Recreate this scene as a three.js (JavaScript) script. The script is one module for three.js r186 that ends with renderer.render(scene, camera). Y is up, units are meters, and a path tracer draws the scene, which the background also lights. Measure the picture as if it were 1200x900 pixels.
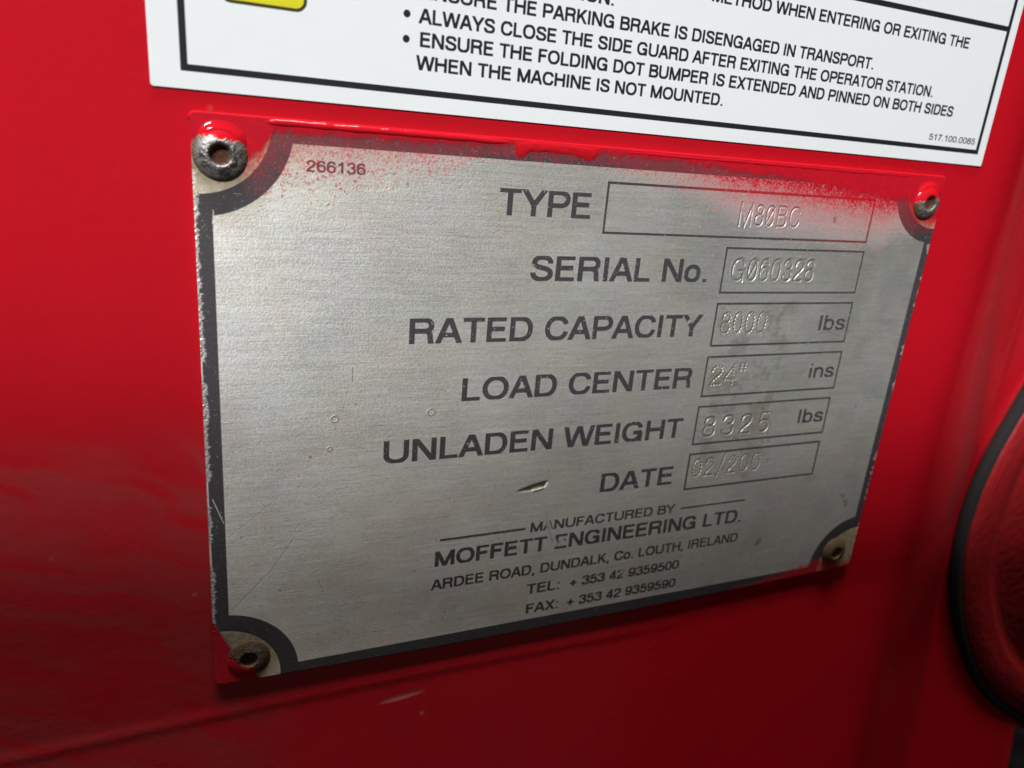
import * as THREE from 'three';
import { RoundedBoxGeometry } from 'three/addons/geometries/RoundedBoxGeometry.js';
import { RectAreaLightUniformsLib } from 'three/addons/lights/RectAreaLightUniformsLib.js';

// ---------------------------------------------------------------- camera, light, exposure
// The panel stands upright in the plane z = 0; the origin is the middle of the data plate; drawn in millimetres, built in metres.
const MM = 0.001;
const scene = new THREE.Scene();
scene.background = new THREE.Color(0, 0, 0);
const camera = new THREE.PerspectiveCamera(54.3, 4 / 3, 0.005, 20);
{
  const right = new THREE.Vector3(0.91972175, 0.08236212, 0.38383379), up = new THREE.Vector3(0.04735622, 0.94732697, -0.31674753), fwd = new THREE.Vector3(0.3897041, -0.30949651, -0.86737687);
  const m = new THREE.Matrix4().makeBasis(right, up, fwd.clone().negate());
  camera.quaternion.setFromRotationMatrix(m);
  camera.position.set(-0.09095637, 0.0572342, 0.1421032);
  camera.focus = 0.155; camera.userData.fStop = 18;
}
const renderer = new THREE.WebGLRenderer({ antialias: true });
renderer.toneMapping = THREE.LinearToneMapping;
renderer.toneMappingExposure = 1.0;
renderer.shadowMap.enabled = true;
RectAreaLightUniformsLib.init();
const towards = (azimuth, elevation, distance) => {
  const a = THREE.MathUtils.degToRad(azimuth), e = THREE.MathUtils.degToRad(elevation);
  return new THREE.Vector3(Math.sin(a) * Math.cos(e), Math.sin(e), Math.cos(a) * Math.cos(e)).multiplyScalar(distance);
};
const LAMPS = [
  { at: towards(0, 45, 3.43).setX(-1.5), width: 1.6, height: 0.05, power: 378, color: [1, 0.99, 0.985], label: 'white twin tube strip light above and in front of the panel' },
  { at: towards(0, 82, 2.1).setX(-0.25), width: 1.2, height: 0.1, power: 56, color: [1, 0.94, 0.88], label: 'white twin tube strip light almost straight above the panel' },
];

// ---------------------------------------------------------------- helpers
function mulberry(a) { return () => { a = (a + 0x6d2b79f5) | 0; let t = Math.imul(a ^ (a >>> 15), 1 | a); t = (t + Math.imul(t ^ (t >>> 7), 61 | t)) ^ t; return ((t ^ (t >>> 14)) >>> 0) / 4294967296; }; }
const rnd = mulberry(20417);
const TABLE = new Float32Array(65536).map(() => rnd());
function vnoise(x, y, s = 0) {   // 0..1 value noise
  const ix = Math.floor(x), iy = Math.floor(y), fx = x - ix, fy = y - iy, u = fx * fx * (3 - 2 * fx), v = fy * fy * (3 - 2 * fy);
  const t = (i, j) => TABLE[((i + s * 37) & 255) + (((j + s * 101) & 255) << 8)];
  const a = t(ix, iy), b = t(ix + 1, iy), c = t(ix, iy + 1), d = t(ix + 1, iy + 1);
  return a + (b - a) * u + (c - a) * v + (a - b - c + d) * u * v;
}
const fbm = (x, y, s = 0) => vnoise(x, y, s) * 0.5 + vnoise(x * 2.1, y * 2.1, s + 1) * 0.3 + vnoise(x * 4.3, y * 4.3, s + 2) * 0.2;
const clamp = (x, a = 0, b = 1) => Math.min(b, Math.max(a, x));
const step = (a, b, x) => { const t = clamp((x - a) / (b - a)); return t * t * (3 - 2 * t); };
const lerp = (a, b, t) => a + (b - a) * t;
function curve(points, x) {   // piecewise linear
  if (x <= points[0][0]) return points[0][1];
  for (let i = 1; i < points.length; i++) if (x <= points[i][0]) return lerp(points[i - 1][1], points[i][1], (x - points[i - 1][0]) / (points[i][0] - points[i - 1][0]));
  return points[points.length - 1][1];
}
const enc = (l) => Math.round(255 * clamp(l <= 0.0031308 ? l * 12.92 : 1.055 * Math.pow(l, 1 / 2.4) - 0.055));
function bytesTexture(data, w, h, srgb) {
  const t = new THREE.DataTexture(data, w, h, THREE.RGBAFormat, THREE.UnsignedByteType);
  t.magFilter = THREE.LinearFilter; t.minFilter = THREE.LinearMipmapLinearFilter; t.generateMipmaps = true;
  if (srgb) t.colorSpace = THREE.SRGBColorSpace;
  t.needsUpdate = true;
  return t;
}
function floatTexture(data, w, h) {
  const t = new THREE.DataTexture(data, w, h, THREE.RedFormat, THREE.FloatType);
  t.magFilter = THREE.LinearFilter; t.minFilter = THREE.LinearFilter; t.needsUpdate = true;
  return t;
}
function blur(src, w, h, r) {   // box blur, twice
  let a = src;
  for (let pass = 0; pass < 2; pass++) {
    const b = new Float32Array(w * h), c = new Float32Array(w * h), k = 1 / (2 * r + 1);
    for (let y = 0; y < h; y++) { let s = 0; for (let x = -r; x <= r; x++) s += a[y * w + clamp(x, 0, w - 1)]; for (let x = 0; x < w; x++) { b[y * w + x] = s * k; s += a[y * w + Math.min(w - 1, x + r + 1)] - a[y * w + Math.max(0, x - r)]; } }
    for (let x = 0; x < w; x++) { let s = 0; for (let y = -r; y <= r; y++) s += b[clamp(y, 0, h - 1) * w + x]; for (let y = 0; y < h; y++) { c[y * w + x] = s * k; s += b[Math.min(h - 1, y + r + 1) * w + x] - b[Math.max(0, y - r) * w + x]; } }
    a = c;
  }
  return a;
}

// A sheet of print in millimetres: x0..x1, y0..y1, y up. mask() reads the drawing back with the first row at the bottom.
class Sheet {
  constructor(x0, x1, y0, y1, w) {
    Object.assign(this, { x0, x1, y0, y1, w, k: w / (x1 - x0), h: Math.round((w / (x1 - x0)) * (y1 - y0)) });
  }
  layer() {
    const c = document.createElement('canvas'); c.width = this.w; c.height = this.h;
    const g = c.getContext('2d');
    g.setTransform(this.k, 0, 0, -this.k, -this.x0 * this.k, this.y1 * this.k);
    g.fillStyle = g.strokeStyle = '#fff'; g.lineJoin = 'miter'; g.miterLimit = 3; g.lineCap = 'butt';
    return g;
  }
  mask(g) {
    const d = g.getImageData(0, 0, this.w, this.h).data, out = new Float32Array(this.w * this.h);
    for (let y = 0; y < this.h; y++) for (let x = 0; x < this.w; x++) out[(this.h - 1 - y) * this.w + x] = d[(y * this.w + x) * 4 + 3] / 255;
    return out;
  }
}
// Plain grotesque letters as centre lines, 100 = height of a capital.
const GLYPHS = {
  A: [92, 'M4 -10 L48 110 M88 -10 L44 110 M22 33 L70 33'], B: [92, 'M16 0 L16 100 M16 93 L48 93 C70 93 77 84 77 74 C77 62 68 54 48 54 L16 54 M48 54 C74 54 82 42 82 30 C82 14 70 7 50 7 L16 7'],
  C: [98, 'M86 67 C82 84 70 93 51 93 C26 93 13 74 13 50 C13 26 26 7 51 7 C72 7 84 19 87 37'], D: [98, 'M16 0 L16 100 M16 93 L44 93 C74 93 84 74 84 50 C84 26 74 7 44 7 L16 7'],
  E: [86, 'M16 0 L16 100 M16 93.5 L78 93.5 M16 53 L73 53 M16 6.5 L80 6.5'], F: [80, 'M16 0 L16 100 M16 93.5 L75 93.5 M16 51 L67 51'],
  G: [106, 'M88 68 C83 85 71 93 53 93 C27 93 13 74 13 50 C13 26 27 7 52 7 C74 7 86 22 87 46 M54 46 L94 46 M88 0 L88 46'], H: [100, 'M16 0 L16 100 M84 0 L84 100 M16 53 L84 53'],
  I: [36, 'M18 0 L18 100'], K: [92, 'M16 0 L16 100 M16 33 L84 108 M40 60 L86 -8'], L: [78, 'M16 0 L16 100 M16 6.5 L74 6.5'],
  M: [116, 'M16 0 L16 100 M100 0 L100 100 M14 106 L58 2 L102 106'], N: [100, 'M16 0 L16 100 M84 0 L84 100 M13 106 L87 -6'],
  O: [106, 'M53 93 C28 93 13 74 13 50 C13 26 28 7 53 7 C78 7 93 26 93 50 C93 74 78 93 53 93 Z'], P: [90, 'M16 0 L16 100 M16 93 L50 93 C72 93 80 82 80 69 C80 55 72 45 50 45 L16 45'],
  R: [98, 'M16 0 L16 100 M16 93 L52 93 C74 93 82 84 82 71 C82 58 74 50 52 50 L16 50 M58 50 C76 48 78 40 79 22 C79.5 12 81 4 84 -3'],
  S: [90, 'M76 69 C75 86 64 93 46 93 C27 93 16 85 16 73 C16 61 26 56 46 52 C68 47 78 42 78 28 C78 14 64 7 46 7 C25 7 13 16 12 34'], T: [84, 'M3 93.5 L81 93.5 M42 0 L42 100'],
  U: [100, 'M15 105 L15 38 C15 18 28 7 50 7 C72 7 85 18 85 38 L85 105'], W: [130, 'M6 108 L33 -6 M33 -6 L66 106 M64 106 L97 -6 M97 -6 L124 108'], X: [90, 'M6 -8 L84 108 M84 -8 L6 108'], Y: [88, 'M2 108 L44 42 L86 108 M44 0 L44 46'],
  0: [77, 'M38.5 93 C20 93 11 76 11 50 C11 24 20 7 38.5 7 C57 7 66 24 66 50 C66 76 57 93 38.5 93 Z'], 1: [77, 'M46 0 L46 100 M14 72 C34 72 40 82 44 98'],
  2: [77, 'M13 66 C13 83 24 93 39 93 C55 93 65 83 65 69 C65 45 18 38 12 6.5 L67 6.5'], 3: [77, 'M13 70 C14 85 24 93 38 93 C54 93 63 85 63 73 C63 60 54 54 34 54 M34 54 C56 54 66 45 66 30 C66 15 54 7 38 7 C22 7 12 15 11 32'],
  4: [77, 'M52 0 L52 100 M54 98 L9 32 M6 27 L72 27'], 5: [77, 'M62 93.5 L22 93.5 L16 50 C24 58 30 61 40 61 C56 61 65 50 65 35 C65 18 55 7 38 7 C22 7 13 15 11 30'],
  6: [77, 'M63 71 C61 85 52 93 40 93 C20 93 11 76 11 46 C11 20 22 7 39 7 C55 7 65 18 65 34 C65 50 55 60 40 60 C24 60 13 48 12 38'], 7: [77, 'M10 93.5 L66 93.5 C44 66 32 36 30 0'],
  8: [77, 'M38.5 93 C24 93 15 85 15 74 C15 62 24 54 38.5 54 C53 54 62 62 62 74 C62 85 53 93 38.5 93 Z M38.5 54 C22 54 11 46 11 30 C11 15 22 7 38.5 7 C55 7 66 15 66 30 C66 46 55 54 38.5 54 Z'],
  9: [77, 'M14 29 C16 15 25 7 37 7 C57 7 66 24 66 54 C66 80 55 93 38 93 C22 93 12 82 12 66 C12 50 22 40 37 40 C53 40 64 52 65 62'],
  '+': [80, 'M40 8 L40 72 M8 40 L72 40'], '.': [38, 'M19 0 L19 15'], ',': [38, 'M19 15 L19 0 L12 -18'], ':': [38, 'M19 0 L19 15 M19 58 L19 73'], '/': [60, 'M8 -8 L52 108'], '"': [50, 'M14 64 L14 100 M36 64 L36 100'],
  o: [77, 'M38 67 C21 67 11 54 11 36 C11 18 21 6 38 6 C55 6 65 18 65 36 C65 54 55 67 38 67 Z'], b: [80, 'M15 0 L15 100 M15 36 C15 55 26 67 41 67 C57 67 66 54 66 36 C66 18 57 6 41 6 C26 6 15 18 15 36'],
  l: [33, 'M16 0 L16 100'], s: [70, 'M58 49 C57 61 48 67 35 67 C22 67 14 61 14 53 C14 44 22 41 36 38 C52 35 60 30 60 20 C60 11 50 6 36 6 C20 6 11 13 10 25'], i: [33, 'M16 0 L16 73 M16 86 L16 100'], n: [78, 'M14 0 L14 73 M14 42 C14 58 26 67 39 67 C54 67 63 58 63 42 L63 0'],
  z: [77, 'M38.5 93 C20 93 11 76 11 50 C11 24 20 7 38.5 7 C57 7 66 24 66 50 C66 76 57 93 38.5 93 Z M14 12 L63 88'],   // a zero with a stroke through it
  ' ': [40, ''],
};
function write(g, text, xa, xb, y, cap, weight, { clip = true, dash, track = 0 } = {}) {
  const chars = [...text], total = chars.reduce((s, c) => s + GLYPHS[c][0] + track, -track), sx = (xb - xa) / (total - 12), sy = cap / 100;
  let x = xa - 6 * sx;
  for (const c of chars) {
    const [advance, d] = GLYPHS[c];
    if (d) {
      g.save(); g.translate(x, y); g.scale(sx, sy);
      if (clip && c !== ',') { g.beginPath(); g.rect(-20, 0, advance + 40, 100); g.clip(); }
      g.lineWidth = weight; if (dash) g.setLineDash(dash);
      g.stroke(new Path2D(d));
      g.restore();
    }
    x += (advance + track) * sx;
  }
}
function mesh(name, geometry, material, parent = scene) {
  const m = new THREE.Mesh(geometry, material);
  m.name = name; m.castShadow = m.receiveShadow = true; parent.add(m);
  return m;
}
function tag(o, label, category, group, kind) { o.userData.label = label; if (category) o.userData.category = category; if (group) o.userData.group = group; if (kind) o.userData.kind = kind; return o; }
function grid(nu, nv, point, uv) {
  const p = [], t = [], ix = [];
  for (let j = 0; j <= nv; j++) for (let i = 0; i <= nu; i++) { const q = point(i / nu, j / nv); p.push(q[0] * MM, q[1] * MM, q[2] * MM); const w = uv ? uv(q, i / nu, j / nv) : [i / nu, j / nv]; t.push(w[0], w[1]); }
  for (let j = 0; j < nv; j++) for (let i = 0; i < nu; i++) { const a = j * (nu + 1) + i, b = a + 1, c = a + nu + 1, d = c + 1; ix.push(a, b, d, a, d, c); }
  const g = new THREE.BufferGeometry();
  g.setAttribute('position', new THREE.Float32BufferAttribute(p, 3)); g.setAttribute('uv', new THREE.Float32BufferAttribute(t, 2)); g.setIndex(ix); g.computeVertexNormals();
  return g;
}
// Where the line of sight through a pixel of the 1200 x 900 photograph meets the plane z (mm).
function at(u, v, z = 0) {
  const f = 877.4819, d = new THREE.Vector3((u - 600) / f, -(v - 450) / f, -1).applyQuaternion(camera.quaternion), k = (z * MM - camera.position.z) / d.z;
  return [(camera.position.x + d.x * k) / MM, (camera.position.y + d.y * k) / MM, z];
}
const RED = [0.535, 0.0072, 0.0165];

// ---------------------------------------------------------------- the painted body panel
const FOLD_X = 114, FOLD_Y = -66;
const soft = (t, r) => (t > 6 * r ? t : r * Math.log(1 + Math.exp(t / r)));
function panelZ(x, y) {
  const dent = 0.35 * (fbm(x * 0.02 + 3, y * 0.02 + 8, 5) - 0.5);
  return -0.42 * (soft(x - FOLD_X - 1, 4.5) - soft(x - 182, 3)) + 0.045 * soft(FOLD_Y - y, 1.1) + 0.22 * Math.exp(-(((y - FOLD_Y + 0.6 * Math.sin(x * 0.03)) / 1.3) ** 2)) * step(60, -10, x) + dent * step(4, 14, Math.max(Math.abs(x) - 90, Math.abs(y) - 58));
}
{
  const X0 = -150, X1 = 310, Y0 = -260, Y1 = 130, W = 2048, H = Math.round((W * (Y1 - Y0)) / (X1 - X0));
  const sheet = new Sheet(X0, X1, Y0, Y1, W);
  const g = sheet.layer();
  // a scrape through to the primer on the lower fold, and small chips
  const p = at(442, 824), q = at(498, 808);
  g.beginPath(); g.moveTo(p[0], p[1]); g.quadraticCurveTo((p[0] + q[0]) / 2, (p[1] + q[1]) / 2 + 1.1, q[0], q[1]); g.quadraticCurveTo((p[0] + q[0]) / 2, (p[1] + q[1]) / 2 - 1.0, p[0], p[1]); g.fill();
  for (const [u, v, r] of [[494, 833, 0.45], [228, 696, 0.3], [60, 655, 0.2], [246, 126, 0.2]]) { const c = at(u, v); g.beginPath(); g.arc(c[0], c[1], r, 0, 7); g.fill(); }
  const chip = blur(sheet.mask(g), W, H, 1);
  const g2 = sheet.layer();
  for (let i = 0; i < 260; i++) { const x = lerp(-140, 180, rnd()), y = lerp(-150, 110, rnd()), a = rnd() * 6.3, l = 1 + 9 * rnd() * rnd(); g2.globalAlpha = 0.25 + 0.5 * rnd(); g2.lineWidth = 0.2; g2.beginPath(); g2.moveTo(x, y); g2.quadraticCurveTo(x + Math.cos(a) * l * 0.5 + rnd() - 0.5, y + Math.sin(a) * l * 0.5 + rnd() - 0.5, x + Math.cos(a) * l, y + Math.sin(a) * l); g2.stroke(); }
  for (let i = 0; i < 500; i++) { g2.globalAlpha = 0.3 + 0.6 * rnd(); g2.beginPath(); g2.arc(lerp(-140, 180, rnd()), lerp(-150, 110, rnd()), 0.1 + 0.12 * rnd(), 0, 7); g2.fill(); }
  const scuff = sheet.mask(g2);
  const color = new Uint8Array(W * H * 4), rough = new Uint8Array(W * H * 4), bump = new Float32Array(W * H);
  for (let j = 0; j < H; j++) for (let i = 0; i < W; i++) {
    const x = X0 + ((i + 0.5) / W) * (X1 - X0), y = Y0 + ((j + 0.5) / H) * (Y1 - Y0), n = j * W + i;
    // dried smears with a hazy reflection painted in, left of the plate: streaks that run down to the right
    const sx = x * 0.88 + y * -0.47, sy = x * 0.47 + y * 0.88;
    const warp = 6 * fbm(x * 0.05, y * 0.05, 9);
    const streak = Math.pow(vnoise(sx * 0.09 + warp * 0.15, sy * 0.42 + warp, 11), 1.4) * vnoise(sx * 0.05, sy * 0.06, 12);
    const where = step(8, -6, y + 5 * fbm(x * 0.06, y * 0.05, 3)) * step(-70, -84, x);
    const film = clamp(where * (0.08 + 2.2 * streak));
    const broad = fbm(x * 0.03, y * 0.03, 14), fine = vnoise(x * 1.7, y * 1.7, 15), dust = vnoise(x * 2.6, y * 2.6, 17) > 0.93 ? 1 : 0;
    const c = chip[n] * step(0.25, 0.55, vnoise(x * 1.3, y * 2.6, 21.5) * 0.6 + 0.4);
    const k = 0.96 + 0.08 * broad;
    color[n * 4] = enc(lerp(lerp(RED[0] * k, 0.34, film * 0.5 + 0.22 * scuff[n]), 0.6, c)); color[n * 4 + 1] = enc(lerp(lerp(RED[1], 0.06, film * 0.35 + 0.22 * scuff[n]), 0.2, c)); color[n * 4 + 2] = enc(lerp(lerp(RED[2], 0.06, film * 0.35 + 0.22 * scuff[n]), 0.19, c)); color[n * 4 + 3] = 255;
    const r = lerp(0.17 + 0.05 * (broad - 0.5) + 0.02 * (fine - 0.5) + 0.05 * dust, 0.5, film * 0.75);
    rough[n * 4] = 255; rough[n * 4 + 1] = Math.round(255 * clamp(r)); rough[n * 4 + 2] = 0; rough[n * 4 + 3] = 255;
    bump[n] = 0.5 + 0.26 * (fbm(x * 0.55, y * 0.55, 21) - 0.5) - 0.06 * scuff[n] + 0.05 * (vnoise(x * 1.4, y * 1.4, 23) - 0.5) + 0.15 * film * (fbm(sx * 0.3, sy * 0.9, 25) - 0.4) - 0.4 * c + 0.06 * dust;
  }
  const m = new THREE.MeshPhysicalMaterial({ map: bytesTexture(color, W, H, true), roughnessMap: bytesTexture(rough, W, H), bumpMap: floatTexture(bump, W, H), bumpScale: 0.00016, roughness: 1, metalness: 0, clearcoat: 0.12, clearcoatRoughness: 0.06 });
  const fx = (t) => lerp(X0, X1, t), fy = (t) => lerp(Y0, Y1, t);
  const panel = mesh('body_panel', grid(460, 390, (u, v) => [fx(u), fy(v), panelZ(fx(u), fy(v))], (q) => [(q[0] - X0) / (X1 - X0), (q[1] - Y0) / (Y1 - Y0)]), m);
  tag(panel, 'glossy red painted steel body panel with folded edges behind the plate', 'panel', null, 'structure');
}

// ---------------------------------------------------------------- data plate
const PW = 90, PT = 57.5;   // half width, half height
const THICK = 0.9;          // mm
const bottomOf = (x) => -PT - 1.1 * (1 - (x / PW) ** 2);
const plate = new THREE.Group();
plate.name = 'data_plate'; scene.add(plate);
tag(plate, 'scuffed brushed steel data plate with black print and red overspray, riveted to the red panel', 'data plate');
{
  const S = new Sheet(-90.6, 90.6, -59.6, 58.6, 2048), { w: W, h: H, k: K } = S;
  // ---- black print
  let g = S.layer();
  const box = (x0, x1, y0, y1, t = 0.58) => { g.lineWidth = t; g.strokeRect(x0, y0, x1 - x0, y1 - y0); };
  const ink = 20;
  write(g, 'TYPE', -33.6, -13, 42.7, 5.35, ink);
  write(g, 'SERIAL No.', -25.4, 19.7, 29.5, 5.35, ink);
  write(g, 'RATED CAPACITY', -51, 19.8, 16.45, 5.35, ink);
  write(g, 'LOAD CENTER', -39, 19.9, 3.5, 5.25, ink);
  write(g, 'UNLADEN WEIGHT', -55.4, 19.4, -9.5, 5.2, ink);
  write(g, 'DATE', -1.9, 19, -22.25, 5.05, ink);
  write(g, 'lbs', 56.9, 65.7, 17.2, 4.1, 17); write(g, 'ins', 57.1, 65.6, 4.2, 4.05, 17); write(g, 'lbs', 56.6, 65.3, -8.5, 4.05, 17);
  box(-9.4, 66.7, 40, 50.4); box(23.9, 66.8, 27.05, 37.55); box(23.9, 66.9, 14, 24.35); box(23.7, 67, 1.1, 11.2); box(23.5, 66.5, -11.75, -1.7); box(23.3, 66.3, -24.2, -14.5);
  g.fillRect(-41.9, -29.85, 21.1, 0.62); g.fillRect(23.2, -29.95, 20.8, 0.55);
  write(g, 'MANUFACTURED BY', -19.5, 21.2, -30.7, 2.6, 21.5);
  write(g, 'MOFFETT ENGINEERING LTD.', -42.8, 44.1, -36.3, 4, 21.5);
  write(g, 'ARDEE ROAD, DUNDALK, Co. LOUTH, IRELAND', -43.2, 44, -42.35, 2.75, 21.5);
  write(g, 'TEL:', -18.8, -9.8, -47.9, 2.85, 21.5); write(g, '+ 353 42 9359500', -7, 25.6, -47.9, 2.7, 21.5);
  write(g, 'FAX:', -18.5, -9.6, -53.5, 2.75, 21.5); write(g, '+ 353 42 9359590', -7.2, 25.5, -53.5, 2.7, 21.5);
  write(g, '266136', -70.9, -60.5, 48.8, 2.05, 19);
  const printed = S.mask(g);
  // ---- border and the arcs round the rivets
  g = S.layer();
  const path = (inset, r) => {
    const x = inset, cx = 89.2, cy = 56.6, p = new Path2D();
    const L = -PW + x, R = 90.6 - x, B = -PT - 0.9 + x, T = 56.6 - x, dy = (X) => Math.sqrt(Math.max(0, r * r - (X - cx) ** 2)), dx = (Y) => Math.sqrt(Math.max(0, r * r - (Y - cy) ** 2));
    const arc = (X, Y, a, b) => { for (let i = 0; i <= 14; i++) { const t = lerp(a, b, i / 14); p.lineTo(X + Math.cos(t) * r, Y + Math.sin(t) * r); } };
    const aT = Math.acos(clamp((cx + L) / r, -1, 1)) , s = Math.asin(clamp((cy - T) / r)), c = Math.asin(clamp((L + cx) / r, -1, 1)), c2 = Math.asin(clamp((cx - R) / r, -1, 1)), sb = Math.asin(clamp((B + cy) / r, -1, 1));
    p.moveTo(L, -cy + Math.sqrt(r * r - (L + cx) ** 2));
    p.lineTo(L, cy - Math.sqrt(r * r - (L + cx) ** 2));
    arc(-cx, cy, -Math.PI / 2 + c, -s);
    p.lineTo(cx - Math.sqrt(r * r - (cy - T) ** 2), T);
    arc(cx, cy, -Math.PI + s, -Math.PI / 2 - c2);
    p.lineTo(R, -cy + Math.sqrt(r * r - (cx - R) ** 2));
    arc(cx, -cy, Math.PI / 2 + c2, Math.PI - sb);
    p.lineTo(-cx + Math.sqrt(r * r - (B + cy) ** 2), B);
    arc(-cx, -cy, sb, Math.PI / 2 - c);
    p.closePath();
    return p;
  };
  g.fill(path(0.5, 12.5)); g.fillRect(-76.5, 50, 153, 7.5); g.fillRect(-76.3, -60, 152, 8);
  g.globalCompositeOperation = 'destination-out';
  g.fill(path(3.25, 16.3));
  g.globalCompositeOperation = 'source-over';
  const border = S.mask(g);
  // ---- stamped characters
  g = S.layer();
  const st = { clip: false };
  write(g, 'M8zBC', 25.6, 43.8, 42.5, 5.3, 8.5, { ...st, track: 6 });
  write(g, 'Gz60328', 26.2, 51.6, 29.5, 5.9, 8.5, { ...st, track: 4 });
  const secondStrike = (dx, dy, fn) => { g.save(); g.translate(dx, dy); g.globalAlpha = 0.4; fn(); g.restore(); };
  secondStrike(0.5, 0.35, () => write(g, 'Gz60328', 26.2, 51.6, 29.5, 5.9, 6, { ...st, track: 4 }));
  write(g, '8000', 25.9, 39.6, 16.6, 5.9, 9, { ...st, dash: [12, 4], track: 6 });
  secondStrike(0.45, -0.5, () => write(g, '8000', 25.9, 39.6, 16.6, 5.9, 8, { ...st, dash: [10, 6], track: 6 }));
  write(g, '24"', 25.4, 36, 3.6, 5.5, 9, { ...st, dash: [10, 5] });
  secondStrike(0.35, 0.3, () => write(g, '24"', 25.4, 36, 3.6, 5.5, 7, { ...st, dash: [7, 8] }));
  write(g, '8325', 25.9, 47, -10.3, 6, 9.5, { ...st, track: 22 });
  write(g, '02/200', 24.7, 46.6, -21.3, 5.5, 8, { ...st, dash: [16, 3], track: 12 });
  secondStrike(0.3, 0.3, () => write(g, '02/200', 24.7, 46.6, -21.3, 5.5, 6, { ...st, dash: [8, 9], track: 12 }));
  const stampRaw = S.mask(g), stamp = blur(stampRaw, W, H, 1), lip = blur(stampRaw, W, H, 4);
  // ---- scratches and scrapes
  g = S.layer(); g.lineCap = 'round';
  const line = (pts, width, alpha = 1) => { g.globalAlpha = alpha; g.lineWidth = width; g.beginPath(); pts.forEach(([u, v], i) => { const q = at(u, v, THICK); i ? g.lineTo(q[0], q[1]) : g.moveTo(q[0], q[1]); }); g.stroke(); };
  line([[272, 716], [318, 668], [345, 630]], 0.16, 0.8); line([[268, 630], [330, 580]], 0.12, 0.5); line([[300, 660], [352, 615]], 0.1, 0.5); line([[275, 690], [300, 672]], 0.1, 0.5); line([[320, 690], [362, 640]], 0.1, 0.4);
  line([[414, 431], [413.5, 447]], 0.28, 0.9); line([[409, 452], [402, 482]], 0.1, 0.5); line([[373, 680], [379, 694]], 0.16, 0.7); line([[518, 727], [522, 717]], 0.3, 0.9); line([[527, 583], [527, 590]], 0.2, 0.7);
  line([[249, 585], [262, 613]], 0.2, 0.9); line([[250, 246], [249, 262]], 0.2, 0.7); line([[640, 520], [585, 570]], 0.12, 0.5); line([[700, 470], [655, 500]], 0.12, 0.5);
  line([[702, 528], [735, 532]], 0.12, 0.6); line([[938, 358], [944, 352]], 0.14, 0.5); line([[640, 612], [648, 636]], 0.5, 0.6); line([[640, 600], [641, 610]], 0.3, 0.5); line([[958, 393], [968, 388], [984, 394]], 0.25, 0.7);
  for (let i = 0; i < 520; i++) { const u = rnd(), v = rnd(), a = rnd() < 0.6 ? (rnd() - 0.5) * 0.24 : (rnd() < 0.6 ? -0.75 : 1.9) + (rnd() - 0.5) * 0.7, l = 0.6 + 5 * rnd() * rnd(), x = lerp(-86, 86, u), y = lerp(-54, 52, v); g.globalAlpha = 0.2 + 0.45 * rnd(); g.lineWidth = 0.06 + 0.08 * rnd(); g.beginPath(); g.moveTo(x, y); g.lineTo(x + Math.cos(a) * l, y + Math.sin(a) * l); g.stroke(); }
  const scratch = S.mask(g);
  // pits and dots
  g = S.layer();
  const pit = (x, y, r, a = 1) => { g.globalAlpha = a; g.beginPath(); g.ellipse(x, y, r * (0.7 + 0.6 * rnd()), r, rnd() * 3, 0, 7); g.fill(); };
  for (let i = 0; i < 520; i++) pit(lerp(-86, 87, rnd()), lerp(-55, 52, rnd()), 0.08 + 0.22 * rnd() * rnd(), 0.3 + 0.6 * rnd());
  for (const [x, y, r] of [[54.8, 45.3, 0.55], [54.9, 44.6, 0.4], [49.2, -18.6, 0.55], [76.9, -4.7, 0.6], [76.9, -5.4, 0.5], [80.4, -32.9, 0.8], [81.6, -34.6, 0.9], [82.2, -35.8, 0.8], [79.2, -32.4, 0.5], [52, -43.6, 1.0], [51.4, -44.4, 0.8], [48.2, -13.1, 0.5], [48.1, -12.6, 0.35], [43.9, -3.4, 0.7], [44.6, -4, 0.6], [46, -3, 0.4], [45, -5, 0.5], [-52.4, 47.6, 0.35], [-55, 49.3, 0.3], [-56.5, 49.1, 0.3], [38.5, 16.4, 0.4]]) pit(x, y, r, 0.85);
  const dark = blur(S.mask(g), W, H, 1);
  g = S.layer();
  for (let i = 0; i < 180; i++) pit(lerp(-86, 87, rnd()), lerp(-55, 52, rnd()), 0.06 + 0.2 * rnd() * rnd(), 0.4 + 0.5 * rnd());
  const pale = blur(S.mask(g), W, H, 1);
  g = S.layer();
  const ring = (u, v, r) => { const q = at(u, v, THICK); g.lineWidth = 0.3; g.globalAlpha = 0.9; g.beginPath(); g.ellipse(q[0], q[1], r, r * 0.9, 0.4, 0, 7); g.stroke(); };
  ring(392, 491, 0.75); ring(386, 526, 0.45); ring(505, 483, 0.8);
  const rings = S.mask(g);
  g = S.layer();   // the deep gouge under the rows
  { const a = at(606, 576, THICK), b = at(625, 568.5, THICK), c = at(642, 563.5, THICK), d = at(638, 570.5, THICK), e = at(622, 576.5, THICK); g.beginPath(); g.moveTo(a[0], a[1]); g.quadraticCurveTo(b[0], b[1] + 0.3, c[0], c[1]); g.lineTo(d[0], d[1]); g.quadraticCurveTo(e[0], e[1], a[0], a[1]); g.fill(); }
  const gouge = blur(S.mask(g), W, H, 2);
  g = S.layer();   // what it threw up
  { const q = at(630, 573, THICK); g.beginPath(); g.ellipse(q[0], q[1], 1.5, 0.5, 0.12, 0, 7); g.fill(); }
  const burr = blur(S.mask(g), W, H, 2);
  g = S.layer();   // worn gaps in the print
  { line([[640, 608], [647, 628], [652, 640]], 0.9, 0.75); line([[655, 632], [662, 636]], 0.9, 0.6); line([[815, 372], [806, 378]], 0.5, 0.9); line([[820, 386], [813, 399]], 0.5, 0.9); line([[727, 664], [733, 676]], 0.9, 0.5); }
  const worn = blur(S.mask(g), W, H, 2);
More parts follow.
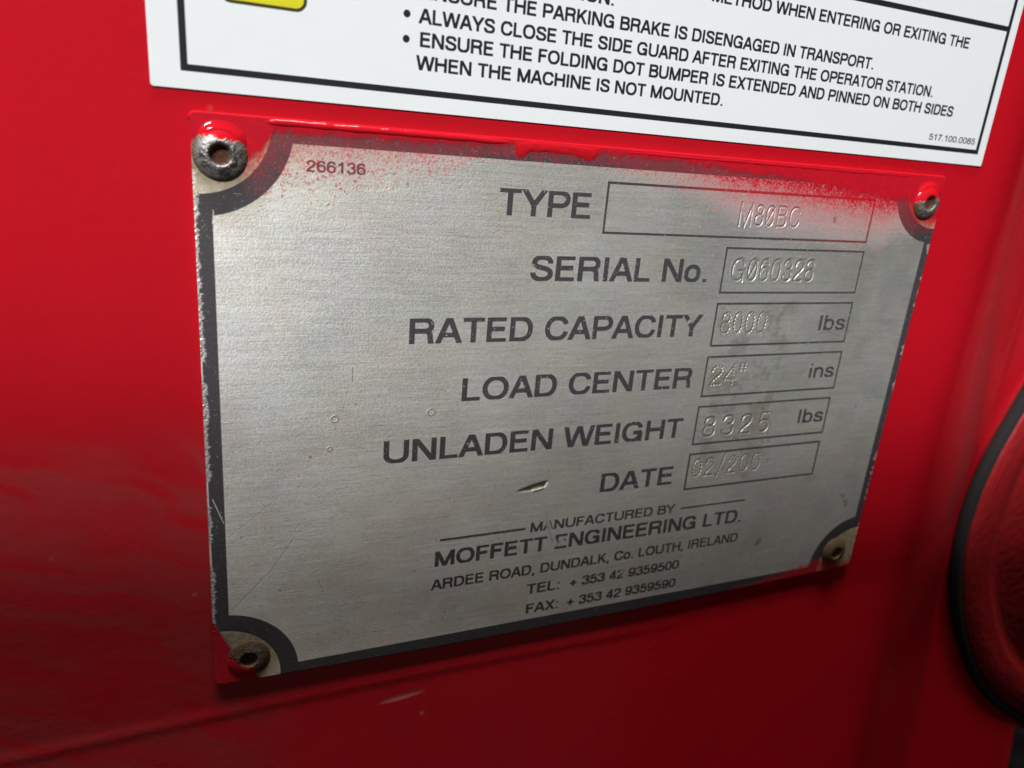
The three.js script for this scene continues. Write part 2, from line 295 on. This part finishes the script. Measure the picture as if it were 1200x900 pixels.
  // red film over the lower left corner
  g = S.layer();
  { const pts = [[251, 730], [262, 748], [272, 762], [284, 777], [300, 790], [306, 797], [300, 812], [240, 815], [240, 730]].map(([u, v]) => at(u, v, THICK)); g.beginPath(); pts.forEach((q, i) => (i ? g.lineTo(q[0], q[1]) : g.moveTo(q[0], q[1]))); g.fill(); }
  const cornerFilm = S.mask(g), cornerSoft = blur(cornerFilm, W, H, 4);

  // ---- where the red spray lies: solid above the line, dots below it
  const solidLine = [[-91, 51.6], [-86, 53.4], [-81, 50.2], [-78.5, 51.5], [-76, 55.2], [-64, 55.1], [-52, 55.3], [-31, 56.1], [-12, 56], [9, 55.6], [35, 54.1], [60, 51.6], [70, 50.6], [78, 50.8], [82, 47.5], [91, 46.5]];
  const reach = [[-91, 3], [-84, 4], [-80, 9], [-74, 12], [-64, 11], [-54, 9.5], [-46, 7], [-38, 3], [-10, 3], [4, 6], [12, 8], [22, 11], [34, 14], [48, 15], [62, 14.5], [72, 13], [78, 10], [84, 6], [91, 4]];
  g = S.layer();
  for (let i = 0, n = 0; i < 120000 && n < 12000; i++) {
    const x = lerp(-80, 80, rnd()), far = curve(reach, x), y = curve(solidLine, x) - far * 1.25 * rnd(), d = clamp(1 - (curve(solidLine, x) - y) / (far * 1.25));
    if (rnd() > d * d * (x > 0 ? 1 : 0.8)) continue;
    n++; g.globalAlpha = 0.6 + 0.4 * rnd(); g.beginPath(); g.ellipse(x, y, 0.07 + 0.26 * Math.pow(rnd(), 3) * (x > 0 ? 0.8 : 1.25), 0.07 + 0.22 * Math.pow(rnd(), 3), rnd() * 3, 0, 7); g.fill();
  }
  const drops = S.mask(g);
  const color = new Uint8Array(W * H * 4), mr = new Uint8Array(W * H * 4), bump = new Float32Array(W * H);
  for (let j = 0; j < H; j++) for (let i = 0; i < W; i++) {
    const n = j * W + i, x = S.x0 + (i + 0.5) / K, y = S.y0 + (j + 0.5) / K;
    const brush = 0.5 * vnoise(x * 0.16 + 40, y * 7.5, 31) + 0.3 * vnoise(x * 0.5, y * 13, 32) + 0.2 * vnoise(x * 2.2, y * 4, 33), cloud = fbm(x * 0.06 + 9, y * 0.06 + 4, 34), grain = vnoise(x * 5.2, y * 5.2, 36);
    let s = 1.0 * (0.86 + 0.22 * brush + 0.13 * (cloud - 0.5) + 0.12 * (grain - 0.5));
    const hue = fbm(x * 0.09 + 70, y * 0.09, 37) - 0.5, hue2 = fbm(x * 0.13, y * 0.13 + 30, 39) - 0.5;
    let r = s * (0.985 + 0.07 * hue2), gr = s * (0.995 - 0.04 * hue2), b = s * (0.945 - 0.16 * hue), metal = 0.84, rough = 0.54 + 0.1 * (brush - 0.5) + 0.08 * (cloud - 0.5) + 0.08 * (grain - 0.5), h = 0.012 * (brush - 0.5) + 0.02 * (grain - 0.5);
    // brown dirt and rust stain, in blotches
    const side = step(10, 70, x) * step(40, -25, y), low = step(10, -35, y);
    const blotch = step(0.42, 0.66, fbm(x * 0.11 + 20, y * 0.11 + 7, 41) + 0.16 * side + 0.05 * low - 0.05) * (0.35 + 0.65 * vnoise(x * 2.4, y * 2.4, 43)) * (0.3 + 0.15 * low + 0.55 * side);
    const mix = (c0, c1, c2, t) => { r = lerp(r, c0, t); gr = lerp(gr, c1, t); b = lerp(b, c2, t); };
    mix(0.25, 0.165, 0.115, 0.45 * blotch); metal -= 0.2 * blotch; rough += 0.05 * blotch;
    const near = Math.min(Math.hypot(Math.abs(x) - 89, Math.abs(y) - 56), 40);
    const tl = x < 0 && y > 0;
    const cream = (near < 12.6 ? 0.85 : tl ? step(24, 15, near + 7 * fbm(x * 0.3, y * 0.3, 44)) * 0.62 : 0) * (0.6 + 0.4 * vnoise(x * 1.1, y * 1.1, 45));
    mix(0.6, 0.49, 0.26, 0.92 * cream); metal -= 0.4 * cream;
    const rx = Math.abs(x) - 85.5, ry = Math.abs(y) - 51.5, rr = Math.hypot(rx, ry) + 2.2 * (fbm(x * 0.6, y * 0.6, 46) - 0.5), rust = step(y < 0 ? 10.5 : 8.6, 5.6, rr) * (0.55 + 0.45 * vnoise(x * 1.8, y * 1.8, 47));
    mix(0.15, 0.085, 0.032, 0.8 * rust); metal -= 0.6 * rust; rough += 0.1 * rust;
    // dirt in and around stamped figures
    const dirt = step(24, 26, x) * step(50, 46, x) * step(-24, -22, y) * step(26, 23, y) * step(0.45, 0.7, fbm(x * 0.35, y * 0.35, 48));
    mix(0.3, 0.24, 0.14, 0.3 * dirt);
    mix(0.04, 0.035, 0.025, 0.8 * dark[n]); metal -= 0.6 * dark[n];
    mix(0.75, 0.74, 0.68, 0.5 * pale[n]); h += 0.03 * pale[n] - 0.03 * dark[n];
    mix(0.38, 0.3, 0.18, 0.5 * rings[n]); h += 0.05 * rings[n];
    // print
    const chew = vnoise(x * 6, y * 6, 51) * 0.5 + vnoise(x * 2.7, y * 2.7, 52) * 0.5;
    const wornAway = clamp(worn[n] * 1.6 + step(0.80, 0.88, chew));
    let ink = Math.max(printed[n], border[n]) * (1 - 0.85 * wornAway * (printed[n] > border[n] ? 1 : 0.4));
    const edge = Math.min(x + PW, PW - x, y - bottomOf(x));
    const nick = step(1.15, 0.35, Math.min(x + PW + 1.15 * ((0.55 * vnoise(y * 1.5, x * 0.7, 53) + 0.45 * vnoise(y * 4.3, x, 52)) * (0.5 + 0.9 * vnoise(y * 0.23, 2, 57)) - 0.42) + 1.6 * step(0.42, 0.3, vnoise(y * 0.16, 8, 58) * 0.7 + vnoise(y * 0.6, 8, 59) * 0.3), 9) + (y > 48 ? 1 : 0) + (y < -44.5 ? 2 : 0)) ;
    const nickR = step(1.0, 0.3, PW - x + 1.4 * (vnoise(y * 1.1, 3, 54) - 0.3) + 1.2 * step(0.5, 0.4, vnoise(y * 0.2, 5, 60))) * (y < 40 ? 0.8 : 0);
    const bare = Math.max(nick, nickR) * step(0.2, 0.5, vnoise(x * 2.2, y * 2.2, 55) + 0.15);
    ink *= 1 - bare;
    const sc = scratch[n];
    const inkScraped = border[n] * step(0.45, 0.7, sc * 1.3);
    ink *= 1 - 0.8 * inkScraped;
    mix(0.032, 0.027, 0.037, 0.97 * ink); metal *= 1 - 0.9 * ink; rough = lerp(rough, 0.58, ink); h += 0.008 * ink;
    mix(0.82, 0.81, 0.79, 0.8 * bare); rough = lerp(rough, 0.38, bare); h += bare * 0.14 * (vnoise(x * 3, y * 3, 56) - 0.5);
    if (!border[n]) { mix(0.2, 0.18, 0.15, 0.45 * sc); h -= 0.03 * sc; } else h -= 0.02 * sc;
    // stamped figures
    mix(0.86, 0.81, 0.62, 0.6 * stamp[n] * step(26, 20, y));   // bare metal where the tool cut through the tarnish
    h += -0.25 * stamp[n] * (0.55 + 0.7 * vnoise(x * 0.9, y * 0.9, 50)) + 0.13 * lip[n]; rough = lerp(rough, 0.34, 0.6 * Math.max(stamp[n], lip[n]));
    // gouge
    mix(0.1, 0.08, 0.03, 0.85 * gouge[n]); h -= 0.35 * gouge[n]; mix(0.8, 0.78, 0.66, burr[n]); h += 0.12 * burr[n]; metal = lerp(metal, 1, burr[n]); rough = lerp(rough, 0.5, burr[n]);
    // red paint
    const line0 = curve(solidLine, x) + 0.9 * (vnoise(x * 0.8, 5, 61) - 0.5) + 0.5 * (vnoise(x * 3.1, y * 1.5, 62) - 0.5), below = line0 - y, far = curve(reach, x);
    const density = clamp(1 - below / far);
    const q = x > 0 ? 1.75 : 1.25, dots = 0.5 * vnoise(x * 2.9 * q, y * 2.9 * q, 63) + 0.5 * vnoise(x * 6.2 * q, y * 6.2 * q, 64);
    const gapMiddle = step(-40, -32, x) * step(-2, -12, x);
    const mist = vnoise(x * 7.5, y * 7.5, 64) * 0.6 + vnoise(x * 3.1, y * 3.1, 63) * 0.4;
    let red = step(0.9, -0.7, below + 0.7 * (dots - 0.5));
    red = Math.max(red, 0.85 * drops[n] * (1 - 0.5 * border[n]), lerp(0.85, 1.5, step(0, 20, x)) * Math.pow(density, lerp(1.8, 1.15, step(0, 20, x))) * (1 - 0.55 * border[n]) * (1 - 0.6 * gapMiddle) * (0.35 + 0.75 * mist));
    red = clamp(red);
    // lower right: the spray caught the edge
    const lr = curve([[40, -58.6], [56, -57.2], [66, -55.4], [72, -53.6], [77, -53], [80, -55], [92, -56]], x) + 1.2 * (vnoise(x * 0.7, 9, 65) - 0.5);
    red = Math.max(red, 0.8 * step(-0.9, 1.0, lr - y + (dots - 0.5)) * step(40, 52, x));
    const cf = cornerFilm[n]; red = Math.max(red, cf);
    const blue = clamp((cornerSoft[n] - cf) * 2.2) * (y > -52 ? 1 : 0.35);
    mix(0.05, 0.09, 0.2, 0.8 * blue);
    const tone = 0.92 + 0.16 * vnoise(x * 0.9, y * 0.9, 66);
    mix(RED[0] * tone, RED[1] * 1.4, RED[2] * 1.4, red); metal *= 1 - red; rough = lerp(rough, cf ? 0.3 : lerp(0.1, 0.36, step(0, 1.2, below)), red);
    h += below < 0.5 ? 0.09 * step(0.6, -0.9, below) : 0.022 * red; h += 0.09 * cf;
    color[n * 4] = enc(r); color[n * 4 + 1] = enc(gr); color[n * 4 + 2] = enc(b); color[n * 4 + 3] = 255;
    mr[n * 4] = 255; mr[n * 4 + 1] = Math.round(255 * clamp(rough, 0.1, 1)); mr[n * 4 + 2] = Math.round(255 * clamp(metal)); mr[n * 4 + 3] = 255;
    bump[n] = 0.5 + h;
  }
  const mrT = bytesTexture(mr, W, H);
  const steel = new THREE.MeshPhysicalMaterial({ map: bytesTexture(color, W, H, true), roughnessMap: mrT, metalnessMap: mrT, roughness: 1, metalness: 1, bumpMap: floatTexture(bump, W, H), bumpScale: 0.001, anisotropy: 0.58, anisotropyRotation: Math.PI / 2 });
  const shape = new THREE.Shape();
  const R = 1.1, bv = 0.38, N = 48;
  shape.moveTo((-PW + bv) * MM, (PT - R) * MM);
  shape.lineTo((-PW + bv) * MM, (-PT + R) * MM); shape.quadraticCurveTo((-PW + bv) * MM, (bottomOf(-89) + bv) * MM, (-PW + R + bv) * MM, (bottomOf(-89) + bv) * MM);
  for (let i = 1; i < N; i++) { const x = lerp(-89, 89, i / N); shape.lineTo(x * MM, (bottomOf(x) + bv) * MM); }
  shape.quadraticCurveTo((PW - bv) * MM, (bottomOf(89) + bv) * MM, (PW - bv) * MM, (-PT + R) * MM);
  shape.lineTo((PW - bv) * MM, (PT - R - bv) * MM); shape.quadraticCurveTo((PW - bv) * MM, (PT - bv) * MM, (PW - R - bv) * MM, (PT - bv) * MM);
  shape.lineTo((-PW + R + bv) * MM, (PT - bv) * MM); shape.quadraticCurveTo((-PW + bv) * MM, (PT - bv) * MM, (-PW + bv) * MM, (PT - R - bv) * MM);
  const geo = new THREE.ExtrudeGeometry(shape, { depth: (THICK - 2 * bv) * MM, bevelEnabled: true, bevelThickness: bv * MM, bevelSize: bv * MM, bevelSegments: 4, curveSegments: 6 });
  geo.translate(0, 0, (bv + 0.05) * MM);
  const pos = geo.attributes.position, uv = new Float32Array(pos.count * 2);
  for (let i = 0; i < pos.count; i++) { uv[i * 2] = (pos.getX(i) / MM - S.x0) / (S.x1 - S.x0); uv[i * 2 + 1] = (pos.getY(i) / MM - S.y0) / (S.y1 - S.y0); }
  geo.setAttribute('uv', new THREE.BufferAttribute(uv, 2));
  mesh('plate_sheet', geo, steel, plate);

  // ---- rivets: a domed flange with the hole of the snapped mandrel
  const paint = new THREE.MeshPhysicalMaterial({ color: new THREE.Color().setRGB(...RED), roughness: 0.1, clearcoat: 0.5, clearcoatRoughness: 0.05 });
  const rivetMaterial = (seed, paintLine, tint, gloss = 0.15) => {
    const n = 192, c = new Uint8Array(n * n * 4), q = new Uint8Array(n * n * 4), bp = new Float32Array(n * n);
    for (let j = 0; j < n; j++) for (let i = 0; i < n; i++) {
      const x = ((i + 0.5) / n - 0.5) * 11, y = ((j + 0.5) / n - 0.5) * 11, k = j * n + i, d = Math.hypot(x, y), f = fbm(x * 0.9 + seed, y * 0.9, seed), f2 = vnoise(x * 3, y * 3 + seed, seed + 3);
      const s = 0.29 + 0.28 * (f2 - 0.4) + 0.25 * (f - 0.5), rust = clamp(step(2.9, 4.7, d + 1.6 * (f - 0.5)) * 0.8 + step(2.0, 1.5, d) + tint * (0.5 + f));
      const core = step(1.75, 1.4, d);  // rusty hole floor, with the shade of its depth put into the colour
      let r = lerp(lerp(s, 0.1, rust), 0.09, core), g2 = lerp(lerp(s, 0.058, rust), 0.028, core), b = lerp(lerp(s * 0.97, 0.028, rust), 0.012, core), m = 1 - 0.75 * rust, ro = 0.52 + 0.25 * rust + 0.2 * (f2 - 0.5), h = 0.1 * (f2 - 0.5) + 0.12 * (f - 0.5);
      const pl = step(-0.25, 0.25, paintLine(x, y) + 0.8 * (f - 0.5) + 0.5 * (f2 - 0.5)); r = lerp(r, RED[0], pl); g2 = lerp(g2, RED[1], pl); b = lerp(b, RED[2], pl); m *= 1 - pl; ro = lerp(ro, gloss, pl); h = lerp(h, 0.1, pl);
      c[k * 4] = enc(r); c[k * 4 + 1] = enc(g2); c[k * 4 + 2] = enc(b); c[k * 4 + 3] = 255; q[k * 4] = 255; q[k * 4 + 1] = 255 * clamp(ro, 0.1, 1); q[k * 4 + 2] = 255 * clamp(m); q[k * 4 + 3] = 255; bp[k] = 0.5 + h;
    }
    const t = bytesTexture(q, n, n);
    return new THREE.MeshPhysicalMaterial({ map: bytesTexture(c, n, n, true), roughnessMap: t, metalnessMap: t, roughness: 1, metalness: 1, bumpMap: floatTexture(bp, n, n), bumpScale: 0.0007 });
  };
  const profile = [[0, 0.25], [0.9, 0.2], [1.5, 0.32], [1.75, 0.75], [1.85, 1.25], [2.02, 1.5], [2.3, 1.56], [2.9, 1.42], [3.6, 1.1], [4.15, 0.75], [4.55, 0.4], [4.68, 0.15], [4.7, -0.1]];
  const lathe = new THREE.LatheGeometry(new THREE.SplineCurve(profile.map(([a, b]) => new THREE.Vector2(a, b))).getPoints(60).map((v) => new THREE.Vector2(Math.max(v.x, 0) * MM, v.y * MM)), 48).rotateX(Math.PI / 2);
  { const p = lathe.attributes.position, u = new Float32Array(p.count * 2); for (let i = 0; i < p.count; i++) { u[i * 2] = p.getX(i) / MM / 11 + 0.5; u[i * 2 + 1] = p.getY(i) / MM / 11 + 0.5; } lathe.setAttribute('uv', new THREE.BufferAttribute(u, 2)); }
  const spots = [
    [258, 181, 'grey pop rivet with red paint over its upper edge', rivetMaterial(3, (x, y) => y - 2.7 + 0.12 * x, 0), [0.15, 2.6]],
    [1090, 238, 'dark pop rivet half buried in glossy red paint', rivetMaterial(14, (x, y) => y - 0.9 - 0.25 * x, 0.35), [-0.2, 3.0]],
    [292, 776, 'rusty pop rivet with a flap of red film over half of it', rivetMaterial(25, (x, y) => -x * 0.62 - y * 0.78 - 1.4 - (Math.hypot(x, y) < 2 ? 9 : 0), 0.75, 0.4), null],
    [980, 648, 'dull brown pop rivet in the dirty corner', rivetMaterial(36, (x, y) => -y - 2.6, 1.6), null],
  ];
  for (const [u, v, label, m, bead] of spots) {
    const c = at(u, v, THICK + 1.2), rv = mesh('rivet', lathe, m, plate);
    rv.position.set(c[0] * MM, c[1] * MM, THICK * MM); rv.userData.label = label;
    rv.scale.setScalar(0.94); if (u === 292) rv.scale.z = 0.4;
    if (bead) {   // the paint that ran round its upper rim
      const pts = [[4.1, 0.82], [4.55, 0.74], [4.95, 0.5], [5.35, 0.24], [5.9, 0.04], [6.4, -0.08]].map(([a, b]) => new THREE.Vector2(a, b));
      const sp = new THREE.SplineCurve(pts), nu = 48, nv = 16;
      const geoB = grid(nu, nv, (s, t) => { const a = lerp(bead[0], bead[1], s), q = sp.getPoint(t), e = Math.sin(Math.PI * clamp(s, 0, 1)), k = Math.pow(clamp(e * 1.4), 0.6), rad = lerp(4.3 + 0.3 * t, q.x, k) + 0.12 * (vnoise(s * 9, t * 2, 71) - 0.5); return [Math.cos(a) * rad, Math.sin(a) * rad, lerp(-0.25, q.y, k) ]; });
      const bm = mesh('paint_bead', geoB, paint, rv);
      bm.material = paint; bm.userData.label = 'glossy red paint run round the rivet';
    }
  }
  // ---- the rounded bead of paint along the upper edge, where the spray built up
  const beadLine = (u0, u1, r, seed) => {
    const a = u0, n = 90;
    return grid(n, 12, (s, t) => {
      const x = lerp(a, u1, s), k = Math.pow(clamp(Math.min(s, 1 - s) * 14), 0.5), rr = r * k * (0.88 + 0.24 * vnoise(x * 0.5, 3, seed)), ang = lerp(-0.35, Math.PI + 0.1, t);
      return [x, PT - 0.85 + 0.1 * (vnoise(x * 0.22, 6, seed) - 0.5) + Math.cos(ang) * rr * 1.25 * -1, THICK - 0.2 + Math.sin(ang) * rr];
    });
  };
  mesh('paint_bead', beadLine(-79, -31.4, 0.5, 83), paint, plate).userData.label = 'shiny bead of red paint along the upper edge';
  mesh('paint_bead', beadLine(-11, 82, 0.32, 84), paint, plate).userData.label = 'thin bead of red paint along the upper edge';
  // ---- the torn, thicker lip of paint on the upper edge
  const flake = (u0, u1, v, seed, drop) => {
    const a = at(u0, v[0], THICK), b = at(u1, v[1], THICK), nu = 40, nv = 8;
    return grid(nu, nv, (s, t) => {
      const x = lerp(a[0], b[0], s), low = 0.72 * curve(drop, s) * (0.6 + 0.5 * vnoise(s * 14, 2, seed) + 0.4 * vnoise(s * 37, 4, seed)), top = PT - 0.25 + 0.12 * (vnoise(s * 9, 7, seed) - 0.5), y = lerp(top, Math.min(top - 0.3, 56.0 - low), t), end = Math.sin(Math.PI * t);
      return [x, y, THICK + 0.03 + 0.2 * Math.pow(clamp(end), 0.5) * Math.pow(clamp(Math.sin(Math.PI * clamp(s, 0.01, 0.99)) * 4), 0.5) * (0.7 + 0.6 * vnoise(s * 17, t * 3, seed + 1)) - (t === 0 ? 0.2 : 0)];
    });
  };
  mesh('paint_flake', flake(603, 702, [170, 180], 81, [[0, 0.4], [0.04, 2.4], [0.12, 2.3], [0.16, 1.2], [0.5, 1.0], [0.7, 0.9], [0.76, 1.6], [0.84, 2.2], [0.94, 1.9], [1, 0.3]]), paint, plate).userData.label = 'torn lip of red paint on the upper edge of the plate';
}

// ---------------------------------------------------------------- warning sticker
{
  const S = new Sheet(-95.2, 102.2, 60.7, 112, 2048);
  const g = S.layer();
  const INK = '#23232b';
  g.fillStyle = '#e8eef0'; g.fillRect(S.x0 - 1, S.y0 - 1, 300, 100);
  g.strokeStyle = g.fillStyle = INK;
  g.lineWidth = 1.05; g.strokeRect(-90.1, 64.05, 189.1, 60);
  g.fillRect(-90, 92.65, 189, 1.15);
  const k = 19.5;
  write(g, 'CONTACT METHOD WHEN ENTERING OR EXITING THE', -8.6, 86.5, 87.3, 2.42, k);
  write(g, 'OPERATOR STATION.', -50.9, -12.6, 83.4, 2.42, k);
  write(g, 'ENSURE THE PARKING BRAKE IS DISENGAGED IN TRANSPORT.', -50.9, 57.3, 79.45, 2.42, k);
  write(g, 'ALWAYS CLOSE THE SIDE GUARD AFTER EXITING THE OPERATOR STATION.', -51.2, 78.3, 75.45, 2.42, k);
  write(g, 'ENSURE THE FOLDING DOT BUMPER IS EXTENDED AND PINNED ON BOTH SIDES', -51, 86.7, 71.65, 2.42, k);
  write(g, 'WHEN THE MACHINE IS NOT MOUNTED.', -51.4, 16.6, 67.8, 2.42, k);
  for (const y of [76.7, 72.65, 80.7]) { g.beginPath(); g.arc(-53.55, y, 0.62, 0, 7); g.fill(); }
  write(g, '517.100.0085', 80.6, 97.3, 65.75, 1.5, 14);
  // the yellow pictogram whose lower edge shows
  g.beginPath(); g.roundRect(-84.2, 74.7, 13.3, 14, 1.6); g.fillStyle = '#d9d327'; g.fill(); g.lineWidth = 0.5; g.strokeStyle = '#3a3a20'; g.stroke();
  const t = new THREE.CanvasTexture(g.canvas); t.colorSpace = THREE.SRGBColorSpace; t.anisotropy = 8;
  const n = 512, rough = new Uint8Array(n * n * 4), bp = new Float32Array(n * n);
  for (let j = 0; j < n; j++) for (let i = 0; i < n; i++) { const q = j * n + i, a = fbm(i * 0.03, j * 0.012, 91), b = vnoise(i * 0.4, j * 0.15, 92); rough[q * 4] = 255; rough[q * 4 + 1] = 255 * (0.3 + 0.12 * a + 0.04 * b); rough[q * 4 + 2] = 0; rough[q * 4 + 3] = 255; bp[q] = 0.5 + 0.3 * (a - 0.5) + 0.05 * (b - 0.5); }
  const m = new THREE.MeshPhysicalMaterial({ map: t, roughnessMap: bytesTexture(rough, n, n), roughness: 1, metalness: 0, bumpMap: floatTexture(bp, n, n), bumpScale: 0.00012 });
  const c = 1.0, s = new THREE.Shape();
  s.moveTo((S.x0 + c * 0.3) * MM, S.y0 * MM); s.lineTo((S.x1 - c * 0.3) * MM, S.y0 * MM); s.lineTo(S.x1 * MM, (S.y0 + c * 0.3) * MM); s.lineTo(S.x1 * MM, S.y1 * MM); s.lineTo(S.x0 * MM, S.y1 * MM); s.lineTo(S.x0 * MM, (S.y0 + c * 0.3) * MM); s.closePath();
  const geo = new THREE.ExtrudeGeometry(s, { depth: 0.16 * MM, bevelEnabled: true, bevelThickness: 0.05 * MM, bevelSize: 0.04 * MM, bevelSegments: 2 });
  geo.translate(0, 0, 0.09 * MM);
  const pos = geo.attributes.position, uv = new Float32Array(pos.count * 2);
  for (let i = 0; i < pos.count; i++) { uv[i * 2] = clamp((pos.getX(i) / MM - S.x0) / (S.x1 - S.x0), 0.001, 0.999); uv[i * 2 + 1] = clamp((pos.getY(i) / MM - S.y0) / (S.y1 - S.y0), 0.002, 0.998); }
  geo.setAttribute('uv', new THREE.BufferAttribute(uv, 2));
  tag(mesh('warning_sticker', geo, m), 'white vinyl warning sticker with black bordered text above the data plate', 'sticker');
}

// ---------------------------------------------------------------- the red cover beside the panel, its black edging
{
  const cover = new THREE.Group(); cover.name = 'side_cover'; scene.add(cover);
  tag(cover, 'bulging dull red cover with a rolled rim and black edging beside the panel', 'cover');
  const rim = [[1400, 130], [1330, 260], [1275, 355], [1236, 420], [1200, 480], [1166, 540], [1143, 595], [1130, 645], [1127, 700], [1136, 755], [1158, 800], [1196, 830], [1250, 850], [1310, 850]];
  const curveAt = (list, z) => new THREE.CatmullRomCurve3(list.map(([u, v]) => new THREE.Vector3(...at(u, v, z))));
  const A = curveAt(rim, -22);
  const n = 84;
  const mid = new THREE.Vector3(300, -50, 0);
  // profile from the gap over the rim to the bulging face: [share of the way to the middle, height]
  const prof = [[0.02, -48], [0.006, -30], [0.0, -22.5], [0.012, -20.5], [0.05, -19.5], [0.1, -19.7], [0.12, -20.7], [0.14, -21.2], [0.165, -20.7], [0.26, -18], [0.4, -14], [0.6, -9], [1, -4]];
  const nv = 72, pr = new THREE.SplineCurve(prof.map(([a, b]) => new THREE.Vector2(a, b)));
  const cw = 512, tex = new Uint8Array(cw * cw * 4), bp = new Float32Array(cw * cw);
  for (let j = 0; j < cw; j++) for (let i = 0; i < cw; i++) { const q = j * cw + i, a = fbm(i * 0.02, j * 0.02, 95), b = vnoise(i * 0.25, j * 0.12, 96), dirt = step(0.5, 0.75, fbm(i * 0.05, j * 0.03, 97)); tex[q * 4] = enc(lerp(0.34 * (0.85 + 0.3 * a), 0.2, dirt * 0.4)); tex[q * 4 + 1] = enc(0.009 + 0.006 * b); tex[q * 4 + 2] = enc(0.012 + 0.006 * b); tex[q * 4 + 3] = 255; bp[q] = 0.5 + 0.5 * (a - 0.5) + 0.3 * (b - 0.5); }
  const m = new THREE.MeshPhysicalMaterial({ map: bytesTexture(tex, cw, cw, true), roughness: 0.45, bumpMap: floatTexture(bp, cw, cw), bumpScale: 0.0005 });
  mesh('shell', grid(n, nv, (s, t) => { const e = A.getPoint(s), q = pr.getPoint(t), k = q.x; return [lerp(e.x, mid.x, k) + 0.25 * (vnoise(s * 40, t * 6, 98) - 0.5), lerp(e.y, mid.y, k) + 0.4 * (vnoise(s * 40, t * 6, 99) - 0.5), q.y]; }), m, cover);
  const matteBlack = new THREE.MeshStandardMaterial({ color: new THREE.Color().setRGB(0.012, 0.012, 0.013), roughness: 0.95 });
  const seam = new THREE.CatmullRomCurve3(rim.map(([u, v], i) => { const c = at(u - 7 + (i > 9 ? 3 : 0), v + (i > 9 ? 8 : 0), -24); return new THREE.Vector3(c[0] * MM, c[1] * MM, c[2] * MM); }));
  mesh('black_edging', new THREE.TubeGeometry(seam, 130, 0.0025, 12), matteBlack, cover);  // black tube along the gap beside the rim
  // black tube put in for the darkness of the gap under the cover
  const gapFill = new THREE.Group(); gapFill.name = 'dark_gap_fill'; scene.add(gapFill); tag(gapFill, 'black filler standing in for the dark gap under the red cover', 'gapFill');
  const path = [[1196, 822], [1184, 866], [1176, 930], [1172, 1000]].map(([u, v]) => new THREE.Vector3(...at(u, v, -32)).multiplyScalar(MM));
  const bc = new THREE.CatmullRomCurve3(path);
  const fr = bc.computeFrenetFrames(80);
  mesh('gap_fill_tube', grid(40, 80, (s, t) => { const i = Math.round(t * 80), c = bc.getPoint(t), r = 19 + 0.35 * Math.sin(t * 24), a = s * Math.PI * 2, v = fr.normals[i].clone().multiplyScalar(Math.cos(a) * r * MM).add(fr.binormals[i].clone().multiplyScalar(Math.sin(a) * r * MM)).add(c); return [v.x / MM, v.y / MM, v.z / MM]; }), matteBlack, gapFill);
}

// ---------------------------------------------------------------- outside the picture: an added block that shades the lower part and bounces fill light, and the lamps
{
  const shadeBlock = new THREE.Group(); shadeBlock.name = 'added_shade_block'; scene.add(shadeBlock);
  tag(shadeBlock, 'light grey unseen block added to shade the lower red panel', 'shade_block');
  const m = new THREE.MeshStandardMaterial({ color: new THREE.Color().setRGB(0.45, 0.45, 0.43), roughness: 0.75 });
  const TOP = 0.5125, Z = 0.5;
  const b = mesh('housing', new RoundedBoxGeometry(1.5, 1.5, 0.3, 4, 0.02), m, shadeBlock);
  b.position.set(0.1, -0.75, 0.15); shadeBlock.position.set(-0.38, TOP, Z); shadeBlock.rotation.z = -0.1;
}
for (const lamp of LAMPS) {
  const g = new THREE.Group(); g.name = scene.getObjectByName('strip_light') ? 'strip_light_001' : 'strip_light';
  scene.add(g); tag(g, lamp.label, 'lamp', 'strip lights');
  g.position.copy(lamp.at); g.rotation.x = Math.PI - Math.atan2(lamp.at.y, lamp.at.z);   // hung level, along the panel, tipped towards it
  const housing = mesh('housing', new RoundedBoxGeometry(lamp.width + 0.08, 0.3, 0.05, 3, 0.01), new THREE.MeshStandardMaterial({ color: new THREE.Color().setRGB(0.75, 0.75, 0.75), roughness: 0.5 }), g);
  housing.position.z = -0.035;
  for (const s of [-1, 1]) {
    const tube = mesh('light_tube', new RoundedBoxGeometry(lamp.width, lamp.height, 0.012, 3, 0.005), new THREE.MeshStandardMaterial({ color: 0xffffff, emissive: new THREE.Color().setRGB(...lamp.color), emissiveIntensity: 3, roughness: 0.4 }), g);
    tube.position.set(0, s * (lamp.height / 2 + 0.02), 0); tube.castShadow = false;
    const l = new THREE.RectAreaLight(new THREE.Color().setRGB(...lamp.color), lamp.power, lamp.width, lamp.height);
    l.position.set(0, s * (lamp.height / 2 + 0.02), 0.012); l.rotation.y = Math.PI;   // an area light shines along its own -z
    g.add(l);
  }
}

renderer.render(scene, camera);
